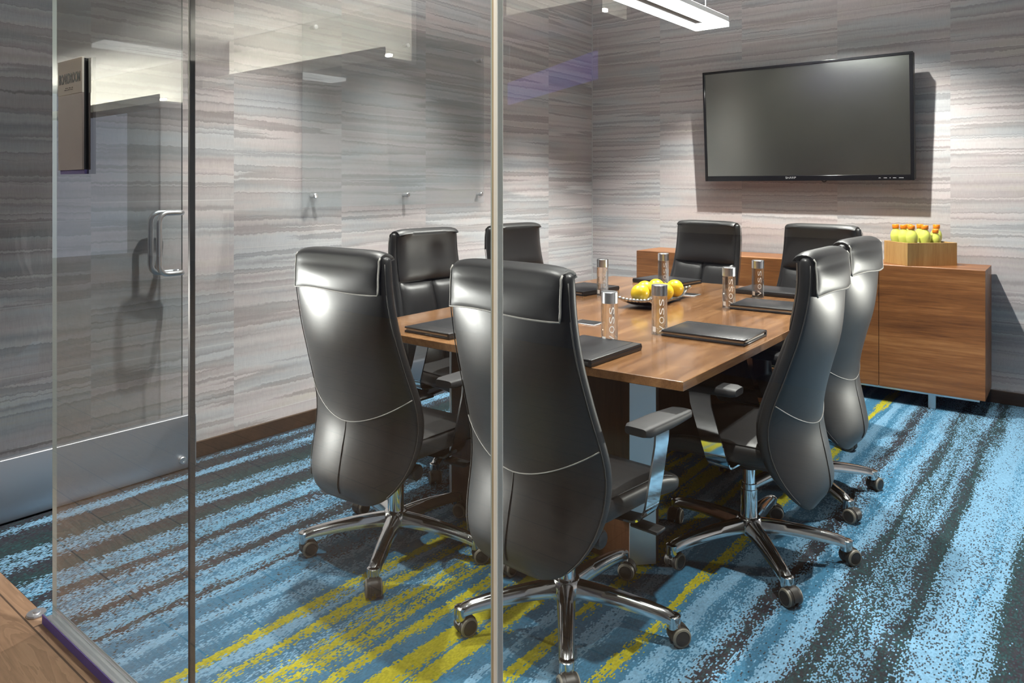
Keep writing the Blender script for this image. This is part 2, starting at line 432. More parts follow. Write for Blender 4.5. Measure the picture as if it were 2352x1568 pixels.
# ------------------------------------------------------------------ room sign on the glass
sg = thing('room_sign', (-2.334, YP-.006, 1.54), 0, 'tall beige and brown BOARDROOM sign on the glass beside the open door', 'sign')
M_beige = simple('sign_beige', (.74, .70, .62), .6); M_brown = simple('sign_brown', (.30, .25, .23), .45); M_purplight = simple('sign_purple_light', (.12, .10, .26), .7, 0, .2)  # the purple is corridor light, put into the strip's colour
bm = bmesh.new(); box(bm, -.087, .087, -.012, -.006, .058, .158, .0006, 1); obj('name_panel', bm, M_beige, sg, 'auto')
bm = bmesh.new(); box(bm, -.087, .087, -.011, -.006, -.160, .058, .0006, 1); obj('lower_panel', bm, M_brown, sg, 'auto')
bm = bmesh.new(); box(bm, -.085, .089, -.006, 0, -.172, -.160, .0006, 1); obj('bottom_strip', bm, M_purplight, sg, 'auto')
bm = bmesh.new(); box(bm, -.083, .086, -.006, -.0005, -.160, .155); obj('backing', bm, M_dark, sg, False)
bm = bmesh.new(); box(bm, -.083, .100, .0125, .020, -.172, .158, .0006, 1); obj('rear_plate', bm, M_dark, sg, 'auto')
bm = text_mesh('BOARDROOM', .04, .0006, .028)
xs = [v.co.x for v in bm.verts]; ys = [v.co.y for v in bm.verts]
sx = .150/(max(xs)-min(xs)); sy = .030/(max(ys)-min(ys))
for v in bm.verts: v.co = Vector((v.co.x*sx, -.0124-v.co.z*.5, v.co.y*sy*1.0+.103))
M_ink = simple('sign_lettering', (.03, .03, .025), .5)
obj('lettering', bm, M_ink, sg, False)
bm = bmesh.new()
for i, pat in enumerate([3, 13, 9, 5, 11, 14, 6, 10, 13]):
    for j in range(4):
        if pat >> j & 1:
            q = Matrix.Translation((-.034+i*.0068+(j % 2)*.003, -.0122, .072+(j//2)*.0048))
            bmesh.ops.create_icosphere(bm, subdivisions=1, radius=.0011, matrix=q)
obj('braille_dots', bm, M_ink, sg)

# ------------------------------------------------------------------ glass marker board on standoffs
gb = thing('mounted_glass_board', (XL, 3.2, 1.76), 0, 'large clear glass writing board held off the left wall by six studs', 'glass board')
bm = bmesh.new(); box(bm, .030, .036, -.76, .76, -.54, .57)
obj('glass_panel', bm, M_board, gb, False)
for yy in (-.68, .02, .725):
    for zz in (-.478, .468):
        bm = bmesh.new()
        lathe(bm, [(.010, .001), (.010, .030)], 16, M=Matrix.Translation((0, yy, zz)) @ Matrix.Rotation(PI/2, 4, 'Y'))
        lathe(bm, [(.014, .036), (.0145, .048), (.012, .051), (.003, .052)], 20, M=Matrix.Translation((0, yy, zz)) @ Matrix.Rotation(PI/2, 4, 'Y'))
        obj('standoff_stud', bm, M_satin, gb, 'auto')

# ------------------------------------------------------------------ television
TVT = math.radians(3.8)
tv = thing('mounted_television', (-1.679, 5.272, 1.785), 0, 'large black flat screen television mounted on the back wall', 'television')
bm = bmesh.new(); box(bm, -.708, .708, 0, .055, -.408, .408, .006, 2); box(bm, -.5, .5, .055, .085, -.3, .25, .02, 2); obj('housing', bm, M_dark, tv, 'auto')
bm = bmesh.new()
for a in ((-.71, .71, -.014, 0, .392, .410), (-.71, -.694, -.014, 0, -.41, .392), (.688, .71, -.014, 0, -.41, .392), (-.694, .688, -.014, 0, -.41, -.372)):
    box(bm, *a, bev=.002, seg=1)
obj('bezel', bm, simple('gloss_black_bezel', (.006, .006, .008), .18), tv, 'auto')
t = NT('television_glass')
dfs = t.n('ShaderNodeBsdfDiffuse'); dfs.inputs[0].default_value = (.018, .018, .015, 1)
gls = t.n('ShaderNodeBsdfGlossy'); gls.inputs[0].default_value = (.93, .94, .88, 1); gls.inputs['Roughness'].default_value = .17
mxs = t.n('ShaderNodeMixShader'); mxs.inputs[0].default_value = .40
t.t.links.new(dfs.outputs[0], mxs.inputs[1]); t.t.links.new(gls.outputs[0], mxs.inputs[2]); t.t.links.new(mxs.outputs[0], t.out.inputs[0])
bm = bmesh.new(); box(bm, -.695, .689, -.005, .004, -.373, .393); obj('screen', bm, t.m, tv, False)
bm = text_mesh('SHARP', .02, .0003)
for v in bm.verts: v.co = Vector((v.co.x*1.25-.07, -.0145-v.co.z*.4, v.co.y-.388))
M_logo = simple('grey_lettering', (.30, .30, .31), .4)
obj('maker_lettering', bm, M_logo, tv, False)
bm = bmesh.new()
for a, b in ((.50, .512), (.53, .55), (.565, .572), (.585, .605), (.62, .648)): box(bm, a, b, -.0150, -.0138, -.395, -.391)
obj('control_marks', bm, M_logo, tv, False)
bm = bmesh.new(); tube(bm, [(.11+.05*k/8, .06, -.40-.022*math.sin(PI*k/8)) for k in range(9)], .004, 6); obj('power_cable', bm, M_dark, tv)
bm = bmesh.new(); box(bm, -.25, .25, .085, .125, -.16, .14, .01, 1); obj('wall_bracket', bm, M_dark, tv, 'auto')
bm = bmesh.new(); box(bm, -.28, .28, .140, .1578, -.2, .2); box(bm, -.2, .2, .11, .1405, -.05, .05); wp = obj('wall_plate', bm, M_dark, tv, False); wp.rotation_euler = (-TVT, 0, 0)

tv.rotation_euler = (TVT, 0, 0)

# ------------------------------------------------------------------ pendant light
pl = thing('pendant_light', (-1.766, 3.0, 2.235), 0, 'long white linear pendant light glowing above the table', 'pendant light')
M_glow = emit('pendant_diffuser', (1.0, .985, .95), 5.0)
bm = bmesh.new()
hw, L = .1, 1.0
for a in ((-hw, -.028, -L, L), (.028, hw, -L, L), (-.028, .028, -L, -L+.16), (-.028, .028, L-.16, L)): box(bm, a[0], a[1], a[2], a[3], 0, .026)
obj('diffuser', bm, M_glow, pl, False)
bm = bmesh.new(); box(bm, -.0279, .0279, -L+.1605, L-.1605, .006, .0255); obj('center_slot', bm, simple('slot_grey', (.22, .22, .22), .8, 0, .1), pl, False)
bm = bmesh.new(); box(bm, -hw, hw, -L, L, .026, .056, .002, 1); obj('housing', bm, M_satin, pl, 'auto')
for yy in (-.8, .8):
    bm = bmesh.new(); tube(bm, [(0.05, yy, .056), (0.05, yy, ZC-2.235)], .0014, 6); obj('suspension_cable', bm, M_satin, pl)
    bm = bmesh.new(); lathe(bm, [(.005, .056), (.005, .064), (.002, .07)], 10, M=Matrix.Translation((.05, yy, 0))); obj('cable_grip', bm, M_satin, pl)

M_plate = simple('stainless_plate', (.74, .75, .76), .36, .65)
# ------------------------------------------------------------------ conference table
tb = thing('conference_table', (-1.761, 3.105, 0), math.radians(2.0), 'large walnut conference table in the middle of the room', 'table')
HW, HL, ZT = .735, 1.10, .75
def outline(inset=0):
    P = []
    for k in range(13):
        f = -1+2*k/12; P.append((f*(HW-inset), -(HL-inset)-.02*(1-f*f)))
    for k in range(13):
        f = -1+2*k/12; P.append(((HW-inset)+.012*(1-f*f), f*(HL-inset)))
    for k in range(13):
        f = 1-2*k/12; P.append((f*(HW-inset), (HL-inset)+.02*(1-f*f)))
    for k in range(13):
        f = 1-2*k/12; P.append((-(HW-inset)-.012*(1-f*f), f*(HL-inset)))
    Q = []
    for p in P:
        if not Q or (abs(p[0]-Q[-1][0])+abs(p[1]-Q[-1][1])) > 1e-4: Q.append(p)
    if abs(Q[0][0]-Q[-1][0])+abs(Q[0][1]-Q[-1][1]) < 1e-4: Q.pop()
    return Q
bm = bmesh.new()
loft(bm, [[Vector((*p, z)) for p in outline(i)] for i, z in ((.022, ZT-.034), (.002, ZT-.030), (0, ZT-.028), (0, ZT-.0015), (.0015, ZT))])
obj('tabletop', bm, M_table, tb, 'auto')
c = .068
for P, plates in (([(-.485+c, -.84), (.485-c, -.84), (.485, -.84+c), (.485, -.748), (-.485, -.748), (-.485, -.84+c)], ((1, 2), (5, 0))),
                  ([(-.42, .525), (.42, .525), (.42, .62-c), (.42-c, .62), (-.42+c, .62), (-.42, .62-c)], ((2, 3), (4, 5)))):
    bm = bmesh.new()
    loft(bm, [[Vector((p[0], p[1], z)) for p in P] for z in (0, ZT-.034)])
    ped = obj('pedestal', bm, M_tedge, tb, False)
    for ia, ib in plates:
        a = Vector((*P[ia], 0)); d = Vector((*P[ib], 0))-a; n = Vector((d.y, -d.x, 0)).normalized()
        bm = bmesh.new(); q = []
        for z in (.0, ZT-.034):
            q.append([a+Vector((0, 0, z))-n*.002, a+d+Vector((0, 0, z))-n*.002, a+d+n*.004+Vector((0, 0, z)), a+n*.004+Vector((0, 0, z))])
        loft(bm, q); obj('corner_plate', bm, M_plate, ped, False)
bm = bmesh.new(); box(bm, -.36, .36, -.748, .525, ZT-.10, ZT-.034); obj('stretcher_beam', bm, M_tedge, tb, False)

def port(x, y, rz, label):
    p = thing('power_port', (x, y, ZT), rz, label, 'power port', 'power ports in the tabletop')
    bm = bmesh.new(); box(bm, -.06, .06, -.045, .045, 0, .003, .001, 1); obj('cover_plate', bm, M_satin, p, 'auto')
    bm = bmesh.new(); box(bm, -.05, .05, -.036, .036, .003, .0045); obj('flap', bm, M_dark, p, False)
port(-1.775, 3.70, .04, 'small grey flush power plate in the tabletop behind the fruit tray')
port(-1.735, 2.66, .04, 'small dark flush power plate in the tabletop nearest the front chairs')

# ------------------------------------------------------------------ chairs
E_T = [(.255, -.245), (.28, -.232), (.33, -.195), (.40, -.145), (.49, -.118), (.575, -.122), (.73, -.172), (.86, -.212), (1.0, -.238), (1.11, -.238)]
R_T = [(.255, -.250), (.28, -.270), (.315, -.283), (.41, -.268), (.52, -.245), (.6, -.250), (.7, -.272), (.80, -.300), (.87, -.309), (.94, -.310), (1.0, -.302), (1.06, -.288), (1.11, -.260)]
W_T = [(.255, .085), (.268, .135), (.29, .175), (.335, .214), (.40, .240), (.50, .252), (.60, .250), (.75, .236), (.9, .226), (1.02, .222), (1.08, .218), (1.11, .212)]
def S_of(z): return .040 if z > .4 else max(.012, .040*(z-.2)/.2)
def rear(x, z):
    e, r, w = interp(E_T, z), interp(R_T, z), interp(W_T, z)
    s = S_of(z); base = e-s; dome = max(0, base-r)
    q = min(1, abs(x)/w)
    return base - dome*(1-q**2.0)**.9
def make_chair(label):
    t = thing('office_chair', (0, 0, 0), 0, label, 'chair', 'black leather chairs around the table')
    # shell
    bm = bmesh.new(); loops = []
    zs = [.255, .260, .268, .282, .305]+[.33+.035*k for k in range(22)]+[1.085, 1.098, 1.106]
    N = 16
    for i, z in enumerate(zs):
        w = interp(W_T, z); e = interp(E_T, z); s = S_of(z); sh = 0
        kk = 1.0
        if i == len(zs)-1: kk = .35
        elif i == len(zs)-2: kk = .75
        elif i == 0: kk = .3
        elif i == 1: kk = .7
        mid = (e+rear(0, z))/2
        L = []
        for k in range(N+1):
            x = -w+2*w*k/N; L.append(Vector((x*(.97 if kk < .5 else 1), mid+(e-mid)*kk, z)))
        L.append(Vector((w+.006, mid+(e-s*.5-mid)*kk, z)))
        for k in range(N+1):
            x = w-2*w*k/N; L.append(Vector((x*(.97 if kk < .5 else 1), mid+(rear(x, z)-mid)*kk, z)))
        L.append(Vector((-w-.006, mid+(e-s*.5-mid)*kk, z)))
        loops.append(L)
    loft(bm, loops)
    back = obj('backrest', bm, M_leather, t)
    md = back.modifiers.new('sub', 'SUBSURF'); md.levels = 1; md.render_levels = 1
    # stitched edge seams, yoke seam and spine seam
    for sx in (-1, 1):
        bm = bmesh.new(); tube(bm, [(sx*(interp(W_T, z)+.001), interp(E_T, z)-S_of(z)*1.0, z) for z in [.30+.03*k for k in range(27)]], .0017, 6)
        obj('edge_stitching', bm, M_seam, back)
    bm = bmesh.new(); P = []
    for k in range(25):
        f = -1+2*k/24; z = .526+.095*abs(f)**1.8; x = f*(interp(W_T, z)-.002); P.append((x, rear(x, z)-.0008, z))
    tube(bm, P, .0020, 6); obj('yoke_seam', bm, M_piping, back)
    bm = bmesh.new(); tube(bm, [(0, rear(0, z)-.0003, z) for z in [.285+.01205*k for k in range(21)]], .0018, 6); obj('spine_seam', bm, M_dark, back)
    # front cushions: lumbar pair
    bm = bmesh.new()
    for sx in (-1, 1):
        G = []
        for i in range(15):
            z = .36+(.858-.36)*i/14; w = interp(W_T, z)-.022; row = []
            for k in range(9):
                f = k/8; x = sx*(.0015+(w-.0015)*f)
                edge = min(1, 4.5*f+.02)*min(1, 4.5*(1-f)+.0)
                ez = min(1, i/1.5)*min(1, (14-i)/1.2)
                puff = .004+.019*(max(0, edge)**.5)*(ez**.5 if ez > 0 else 0)
                row.append(bm.verts.new((x, interp(E_T, z)+puff, z)))
            G.append(row)
        for i in range(14):
            for k in range(8): bm.faces.new((G[i][k], G[i][k+1], G[i+1][k+1], G[i+1][k]))
        # close rim back to the shell
        rim = [G[0][k] for k in range(9)]+[G[i][8] for i in range(1, 15)]+[G[14][k] for k in range(7, -1, -1)]+[G[i][0] for i in range(13, 0, -1)]
        bk = [bm.verts.new((v.co.x, v.co.y-.02, v.co.z)) for v in rim]
        for k in range(len(rim)):
            bm.faces.new((rim[k], rim[(k+1) % len(rim)], bk[(k+1) % len(rim)], bk[k]))
    cu = obj('back_cushion', bm, M_leather, back)
    # headrest: pad that runs up the front, over the top and down the rear as a flap
    bm = bmesh.new(); NX = 16; hx = .204; rows = []
    for k in range(NX+1):
        f = -1+2*k/NX; x = f*hx; path = []
        endk = 1-abs(f)**7
        for j in range(8):
            z = .866+(1.085-.866)*j/7; pz = .012+.013*endk*min(1, j/1.0+.3)
            path.append((x*(1.03-.03*(j/7)), interp(E_T, z)+pz-.008*abs(f)**6, z))
        y0, y1 = interp(E_T, 1.09)+.030, rear(0, 1.07)-.016
        ym, ry = (y0+y1)/2, (y0-y1)/2
        for j in range(1, 9):
            a = PI*j/9; path.append((x, ym+ry*math.cos(a)*(1-.12*abs(f)**6), 1.088+.034*math.sin(a)-.010*abs(f)**6))
        zb = .985-.004*math.sin(3*f)-.006*f*f
        for j in range(8):
            z = 1.075+(zb-1.075)*j/7; p = .012+.008*endk*math.sin(PI*min(1, .25+.75*(j/7)))
            path.append((x, min(rear(x, z), rear(x*.6, z)+.012)-p, z))
        rows.append(path)
    V = [[bm.verts.new(p) for p in r] for r in rows]
    for k in range(NX):
        for j in range(len(V[0])-1): bm.faces.new((V[k][j], V[k][j+1], V[k+1][j+1], V[k+1][j]))
    hd = obj('headrest', bm, M_leather, t)
    md = hd.modifiers.new('sol', 'SOLIDIFY'); md.thickness = .022; md.offset = -1
    md = hd.modifiers.new('bev', 'BEVEL'); md.width = .006; md.segments = 2; md.limit_method = 'ANGLE'; md.angle_limit = math.radians(50)
    bm = bmesh.new()
    tube(bm, [Vector(rows[0][j])+Vector((-.001, 0, 0)) for j in range(14, len(rows[0]))]+[Vector(rows[k][-1])+Vector((0, -.001, -.001)) for k in range(1, NX)]+[Vector(rows[NX][j])+Vector((.001, 0, 0)) for j in range(len(rows[0])-1, 13, -1)], .0028, 6)
    obj('flap_piping', bm, M_piping, hd)
    # seat
    bm = bmesh.new(); loops = []
    for j in range(17):
        f = j/16; y = -.19+.475*f; hw = .235+.028*f-.03*max(0, (f-.85)/.15)**2-.02*max(0, (.12-f)/.12)
        drop = .050*max(0, (f-.62)/.38)**2; th = .088-.034*max(0, (f-.8)/.2)**2-.02*max(0, (.1-f)/.1)
        zt = .478-drop; zb = .478-drop*.6-th; zm = (zt+zb)/2; L = []
        for k in range(28):
            a = 2*PI*k/28; ca, sa = math.cos(a), math.sin(a)
            L.append(Vector((hw*math.copysign(abs(ca)**.35, ca), y, zm+(zt-zm)*math.copysign(abs(sa)**.55, sa)-.006*(1 if sa > 0 else 0)*(1-abs(ca)))))
        if j in (0, 16):
            L = [Vector((p.x*.94, p.y, zm+(p.z-zm)*.55)) for p in L]
        loops.append(L)
    loft(bm, loops)
    seat = obj('seat', bm, M_leather, t); md = seat.modifiers.new('sub', 'SUBSURF'); md.levels = 1; md.render_levels = 1
    for sx in (-1, 1):
        bm = bmesh.new(); tube(bm, [(sx*(.222+.028*f-.02*max(0, (f-.85)/.15)**2), -.17+.44*f, .4775-.050*max(0, (f-.62)/.38)**2-.012) for f in [k/14 for k in range(15)]], .0025, 6)
        obj('seat_piping', bm, M_dark, seat)
    # armrests
    for sx in (-1, 1):
        bm = bmesh.new(); xx = .300; P = []
        P += [(xx, .06, .647), (xx, .055, .60), (xx, .03, .52), (xx, .005, .445)]
        for k in range(1, 7):
            a = PI/2*k/6; P.append((xx-.05*(1-math.cos(a)), .005-.012*math.sin(a), .445-.055*math.sin(a)))
        P += [(.20, -.01, .388), (.12, -.01, .388)]
        th = .006; w2 = .037; R = []
        for i, p in enumerate(P):
            a = Vector(P[max(0, i-1)]); b = Vector(P[min(len(P)-1, i+1)]); d = b-a; nrm = Vector((-d.z, 0, d.x)).normalized()*th/2
            p = Vector(p); ww = w2*(.86 if i > 6 else 1)
            R.append([Vector((sx*q.x, q.y, q.z)) for q in (p+nrm+Vector((0, -ww, 0)), p+nrm+Vector((0, ww, 0)), p-nrm+Vector((0, ww, 0)), p-nrm+Vector((0, -ww, 0)))])
        loft(bm, R)
        arm = obj('armrest', bm, M_chrome, t, 'auto')
        bm = bmesh.new(); loops = []
        for j in range(15):
            f = j/14; y = -.078+.275*f; ed = min(f, 1-f)*.275; k2 = min(1, (max(0, 1-(1-min(1, (ed+.002)/.02))**2))**.5)
            hw = .043*(1-.22*max(0, (f-.45)/.55)**1.5)-.016*(1-k2); hz = .0155*(1-.3*max(0, (f-.5)/.5))*(.55+.45*k2); zc = .662-.004*f
            loops.append([Vector((sx*(xx-.003)+hw*math.copysign(abs(math.cos(a))**.38, math.cos(a)), y, zc+hz*math.copysign(abs(math.sin(a))**.5, math.sin(a)))) for a in [2*PI*q/24 for q in range(24)]])
        loft(bm, loops); obj('arm_pad', bm, M_rubber, arm, 'auto')
    # underframe
    bm = bmesh.new(); box(bm, -.11, .11, -.16, .14, .345, .40, .015, 2); box(bm, -.045, .045, -.23, .02, .325, .385, .012, 2)
    lathe(bm, [(.048, .335), (.042, .318), (.036, .312)], 20)
    mech = obj('tilt_mechanism', bm, M_dark, t, 'auto')
    bm = bmesh.new(); tube(bm, [(.10, .02, .37), (.20, .03, .365), (.235, .03, .36)], .007, 8); box(bm, .225, .315, .005, .055, .352, .364, .005, 2); obj('lever', bm, M_dark, mech, 'auto')
    bm = bmesh.new(); lathe(bm, [(.024, 0), (.027, .012), (.027, .060), (.022, .066)], 18, M=Matrix.Translation((.06, -.10, .345)) @ Matrix.Rotation(PI/2, 4, 'Y') @ Matrix.Translation((0, 0, .08))); obj('tension_knob', bm, M_dark, mech, 'auto')
    bm = bmesh.new(); lathe(bm, [(.030, .125), (.030, .235), (.027, .236), (.027, .255), (.022, .256), (.022, .33)], 28); obj('gas_lift', bm, M_chrome, t, 'auto')
    bm = bmesh.new(); lathe(bm, [(.03, .072), (.048, .078), (.05, .10), (.047, .122), (.040, .133), (.031, .135)], 30); hub = obj('base_hub', bm, M_alu, t, 'auto')
    for k in range(5):
        ang = math.radians(72*k); Mz = Matrix.Rotation(ang, 4, 'Z'); bm = bmesh.new(); loops = []
        for j in range(15):
            f = j/14; r = .025+.318*f
            zt = .131-.004*f-.034*f*f-.012*max(0, (f-.88)/.12)**2; hw = .029-.009*f; hh = .044-.014*f
            if j == 14: hw *= .8; hh *= .8
            zb = zt-hh
            cs = [(-hw, zb), (-hw*.98, zb+hh*.45), (-hw*.72, zt-.006), (-hw*.35, zt-.0008), (hw*.35, zt-.0008), (hw*.72, zt-.006), (hw*.98, zb+hh*.45), (hw, zb), (hw*.5, zb+.006), (-hw*.5, zb+.006)]
            loops.append([Mz @ Vector((r, c[0], c[1])) for c in cs])
        loft(bm, loops)
        lathe(bm, [(.019, .050), (.0205, .056), (.0205, .085), (.016, .088)], 18, M=Mz @ Matrix.Translation((.328, 0, 0)))
        leg = obj('base_leg', bm, M_alu, t, 'auto')
        # twin wheel caster
        bm = bmesh.new(); sw = [35, -70, 110, 200, 20][k]
        Mc = Mz @ Matrix.Translation((.328, 0, 0)) @ Matrix.Rotation(math.radians(sw), 4, 'Z') @ Matrix.Translation((.016, 0, .0285))
        for s2 in (-1, 1):
            Mw = Mc @ Matrix.Rotation(-PI/2*s2, 4, 'X')
            lathe(bm, [(.022, .006), (.0285, .007), (.0285, .022), (.0265, .026), (.022, .0275), (.0205, .0265), (.004, .028)], 26, M=Mw, matf=lambda i: 1 if i in (2, 3) else 0)
        # hood
        loops = []
        for j in range(9):
            a = PI*(-.05+.95*j/8); loops.append([Mc @ Vector((q*math.cos(a), y, q*math.sin(a))) for (q, y) in ((.031, -.012), (.031, .012), (.018, .012), (.018, -.012))])
        loft(bm, loops)
        lathe(bm, [(.013, .02), (.013, .054)], 14, M=Mz @ Matrix.Translation((.328, 0, 0)))
        obj('caster', bm, [M_wheel, M_rim], leg, 'auto')
    return t

CH = [  # hub x, y, facing angle (deg), base-leg angle in world (deg), label
    (-2.062, 1.86, 94, 17, 'black leather chair seen from behind, left of the two at the near table end'),
    (-1.300, 1.87, 87.5, 17, 'frontmost and largest black leather chair, seen from behind at the pale glass joint'),
    (-1.022, 2.635, 181, 24, 'black leather chair at the right table side nearest the camera, its whole base showing'),
    (-1.075, 3.325, 177, 36, 'black leather chair at the right table side, just before the credenza doors'),
    (-2.49, 2.67, -2, -68, 'black leather chair facing us at the left, between the two near chair backs'),
    (-2.46, 3.36, -3, 10, 'black leather chair facing us at the left, just right of the pale glass joint'),
    (-2.01, 4.15, -98, 10, 'black leather chair facing us at the far end, left of the two below the television'),
    (-1.32, 4.14, -99, 42, 'black leather chair facing us at the far end, right of the two below the television'),
]
def place(c, rec):
    x, y, a, leg, lab = rec
    c.location = (x, y, 0); c.rotation_euler = (0, 0, math.radians(a-90)); c['label'] = lab
    # the star base turns freely on the gas lift
    for ch in c.children:
        if ch.name.startswith(('base_leg', 'base_hub')): ch.rotation_euler = (0, 0, math.radians(leg-(a-90)))
proto = make_chair('x')
chairs = [proto]+[copy_tree(proto) for _ in CH[1:]]
for c, rec in zip(chairs, CH): place(c, rec)

# ------------------------------------------------------------------ credenza
cd = thing('credenza', (-1.6745, 4.985, 0), math.radians(1.6), 'long orange-brown wood credenza on steel legs below the television', 'credenza')
xa, xb, ya, yb = -1.1195, 1.1195, 0, .385
bm = bmesh.new()
box(bm, xa, xb, ya+.0205, yb, .832, .85, .0012, 1); box(bm, xa, xa+.018, ya+.0205, yb, .097, .832); box(bm, xb-.018, xb, ya+.0205, yb, .097, .832, .001, 1); box(bm, xa+.018, xb-.018, ya+.022, yb, .097, .832)
obj('carcass', bm, M_cred, cd, False)
n = 4; wd = (xb-xa)/n
for k in range(n):
    bm = bmesh.new(); x0 = xa+wd*k; box(bm, x0+.0015 if k else x0, x0+wd-.0015 if k < 3 else x0+wd, ya, ya+.020, .097, .849, .0008, 1)
    obj('door', bm, M_cred, cd, False)
bm = bmesh.new(); box(bm, xa+.03, xb-.03, ya+.02, yb-.02, .082, .097); obj('steel_rail', bm, M_satin, cd, False)
for x in (-.845, 0, .845):
    for y in (ya+.03, yb-.06):
        bm = bmesh.new(); box(bm, x-.02, x+.02, y, y+.03, 0, .083, .001, 1); obj('leg', bm, M_satin, cd, False)

# wooden box with drink bottles
BX, BY = -.957, 5.010
bx = thing('wooden_box', (BX, BY, .85), math.radians(45), 'light bamboo box holding yellow drinks on the right of the credenza', 'box')
bm = bmesh.new(); w, d, h, tk = .325, .235, .140, .010
Mb = Matrix.Translation((w/2, d/2, 0))
box(bm, -w/2, w/2, -d/2, -d/2+tk, 0, h, .001, 1, M=Mb); box(bm, -w/2, w/2, d/2-tk, d/2, 0, h, .001, 1, M=Mb)
box(bm, -w/2, -w/2+tk, -d/2+tk, d/2-tk, 0, h, .001, 1, M=Mb); box(bm, w/2-tk, w/2, -d/2+tk, d/2-tk, 0, h, .001, 1, M=Mb)
obj('side_boards', bm, M_bamboo, bx, False)
bm = bmesh.new(); box(bm, -w/2+tk, w/2-tk, -d/2+tk, d/2-tk, 0, .008, M=Mb); obj('bottom_board', bm, M_bamboo, bx, False)
M_drink = simple('yellow_drink', (.64, .68, .13), .12, 0, .5); M_cap = simple('orange_cap', (.85, .24, .015), .35); M_lab = simple('drink_label', (.45, .45, .43), .5)
def drink(x, y, label):
    p = thing('drink_bottle', (0, 0, 0), 0, label, 'drink bottle', 'yellow drink bottles with orange caps in the box')
    p.location = (x, y, .864)
    bm = bmesh.new(); lathe(bm, [(.024, 0), (.029, .004), (.030, .06), (.0275, .09), (.029, .105), (.0325, .125), (.032, .140), (.026, .156), (.016, .168), (.0145, .176)], 24); obj('bottle_body', bm, M_drink, p)
    bm = bmesh.new(); lathe(bm, [(.0305, .02), (.0307, .022), (.0285, .098), (.028, .1)], 24); obj('label_sleeve', bm, M_lab, p)
    bm = bmesh.new(); lathe(bm, [(.0175, .172), (.019, .174), (.019, .190), (.017, .193), (.003, .1935)], 20); obj('cap', bm, M_cap, p)
    return p
Rb = Matrix.Rotation(math.radians(45), 4, 'Z')
DR = [(.062, .185, -.06, .02, 'leftmost yellow drink bottle in the box, leaning to the left'), (.061, .115, -.02, .03, 'yellow drink bottle with the second cap from the left, partly hidden behind the third'), (.064, .046, -.03, 0, 'yellow drink bottle at the front left of the box, third cap from the left'),
      (.135, .183, 0, 0, 'yellow drink bottle half hidden at the back, fourth cap from the left'), (.207, .180, 0, 0, 'tall yellow drink bottle at the back middle of the box'), (.144, .050, .02, 0, 'yellow drink bottle at the front with a flat level cap, right of centre'),
      (.222, .068, -.02, -.11, 'shortest yellow drink bottle, its cap tipped toward us at the front'), (.268, .125, .06, .02, 'rightmost yellow drink bottle in the box, leaning right')]
for lx, ly, sd, fw, lab in DR:
    q = Vector((BX, BY, 0)) + Rb @ Vector((lx, ly, 0))
    o = drink(q.x, q.y, lab)
    # sideways lean is along the image-right direction of the box, forward lean toward the room
    o.rotation_euler = (Matrix.Rotation(sd, 3, Vector((-.63, .777, 0))) @ Matrix.Rotation(fw, 3, Vector((-.777, -.63, 0)))).to_euler()
    o.scale = (1.05, 1.05, 1.20)
    if fw < -.1: o.scale = (.95, .95, 1.08)

# ------------------------------------------------------------------ things on the table
M_capm = brushed('bottle_cap_silver', (.72, .73, .75), .28)
t = NT('water_glass'); g = t.n('ShaderNodeBsdfGlass'); g.inputs['IOR'].default_value = 1.36; g.inputs['Roughness'].default_value = 0; g.inputs[0].default_value = (.97, .98, .98, 1)
trn = t.n('ShaderNodeBsdfTransparent'); trn.inputs[0].default_value = (.95, .96, .96, 1); mxg = t.n('ShaderNodeMixShader'); mxg.inputs[0].default_value = .6
t.t.links.new(trn.outputs[0], mxg.inputs[1]); t.t.links.new(g.outputs[0], mxg.inputs[2]); t.t.links.new(mxg.outputs[0], t.out.inputs[0]); M_water = t.m
M_print = simple('white_print', (.85, .85, .85), .5)
def bottle_proto():
    p = thing('water_bottle', (0, 0, ZT), 0, 'x', 'water bottle', 'water bottles on the table')
    R = .031
    bm = bmesh.new(); lathe(bm, [(.022, 0.002), (.029, 0), (R, .003), (R, .148), (.029, .152), (.029, .158)], 32); body = obj('glass_body', bm, M_water, p, 'auto')
    bm = bmesh.new(); lathe(bm, [(R-.001, .1525), (R+.0004, .1535), (R+.0004, .193), (R-.0012, .195), (.004, .1952)], 32); obj('cap', bm, M_capm, p, 'auto')
    big = bmesh.new()
    for i, ch in enumerate('VOSS'):
        b = text_mesh(ch, 1.0)
        xs = [v.co.x for v in b.verts]; ys = [v.co.y for v in b.verts]
        cx, cy = (min(xs)+max(xs))/2, (min(ys)+max(ys))/2
        bmesh.ops.subdivide_edges(b, edges=b.edges[:], cuts=1)
        bmesh.ops.triangulate(b, faces=b.faces[:])
        sx = .026/(max(xs)-min(xs)); sy = .019/(max(ys)-min(ys))
        for v in b.verts:
            lx, ly = (v.co.x-cx)*sx, (v.co.y-cy)*sy
            # letters turned a quarter turn: read upwards, tops to the left
            zz = .025+.0345*i+lx; ang = -PI/2 + (-ly)/R
            v.co = Vector(((R+.0005)*math.cos(ang), (R+.0005)*math.sin(ang), zz))
        me = bpy.data.meshes.new('l'); b.to_mesh(me); b.free(); big.from_mesh(me); bpy.data.meshes.remove(me)
    obj('lettering', big, M_print, body, False)
    bm = bmesh.new(); 
    A = [(-PI/2-1.25+.5*k/5) for k in range(6)]
    loft(bm, [[Vector(((R+.0005)*math.cos(a), (R+.0005)*math.sin(a), z)) for a in A] for z in (.012, .032)], closed=False)
    obj('side_label', bm, M_print, body, False)
    return p
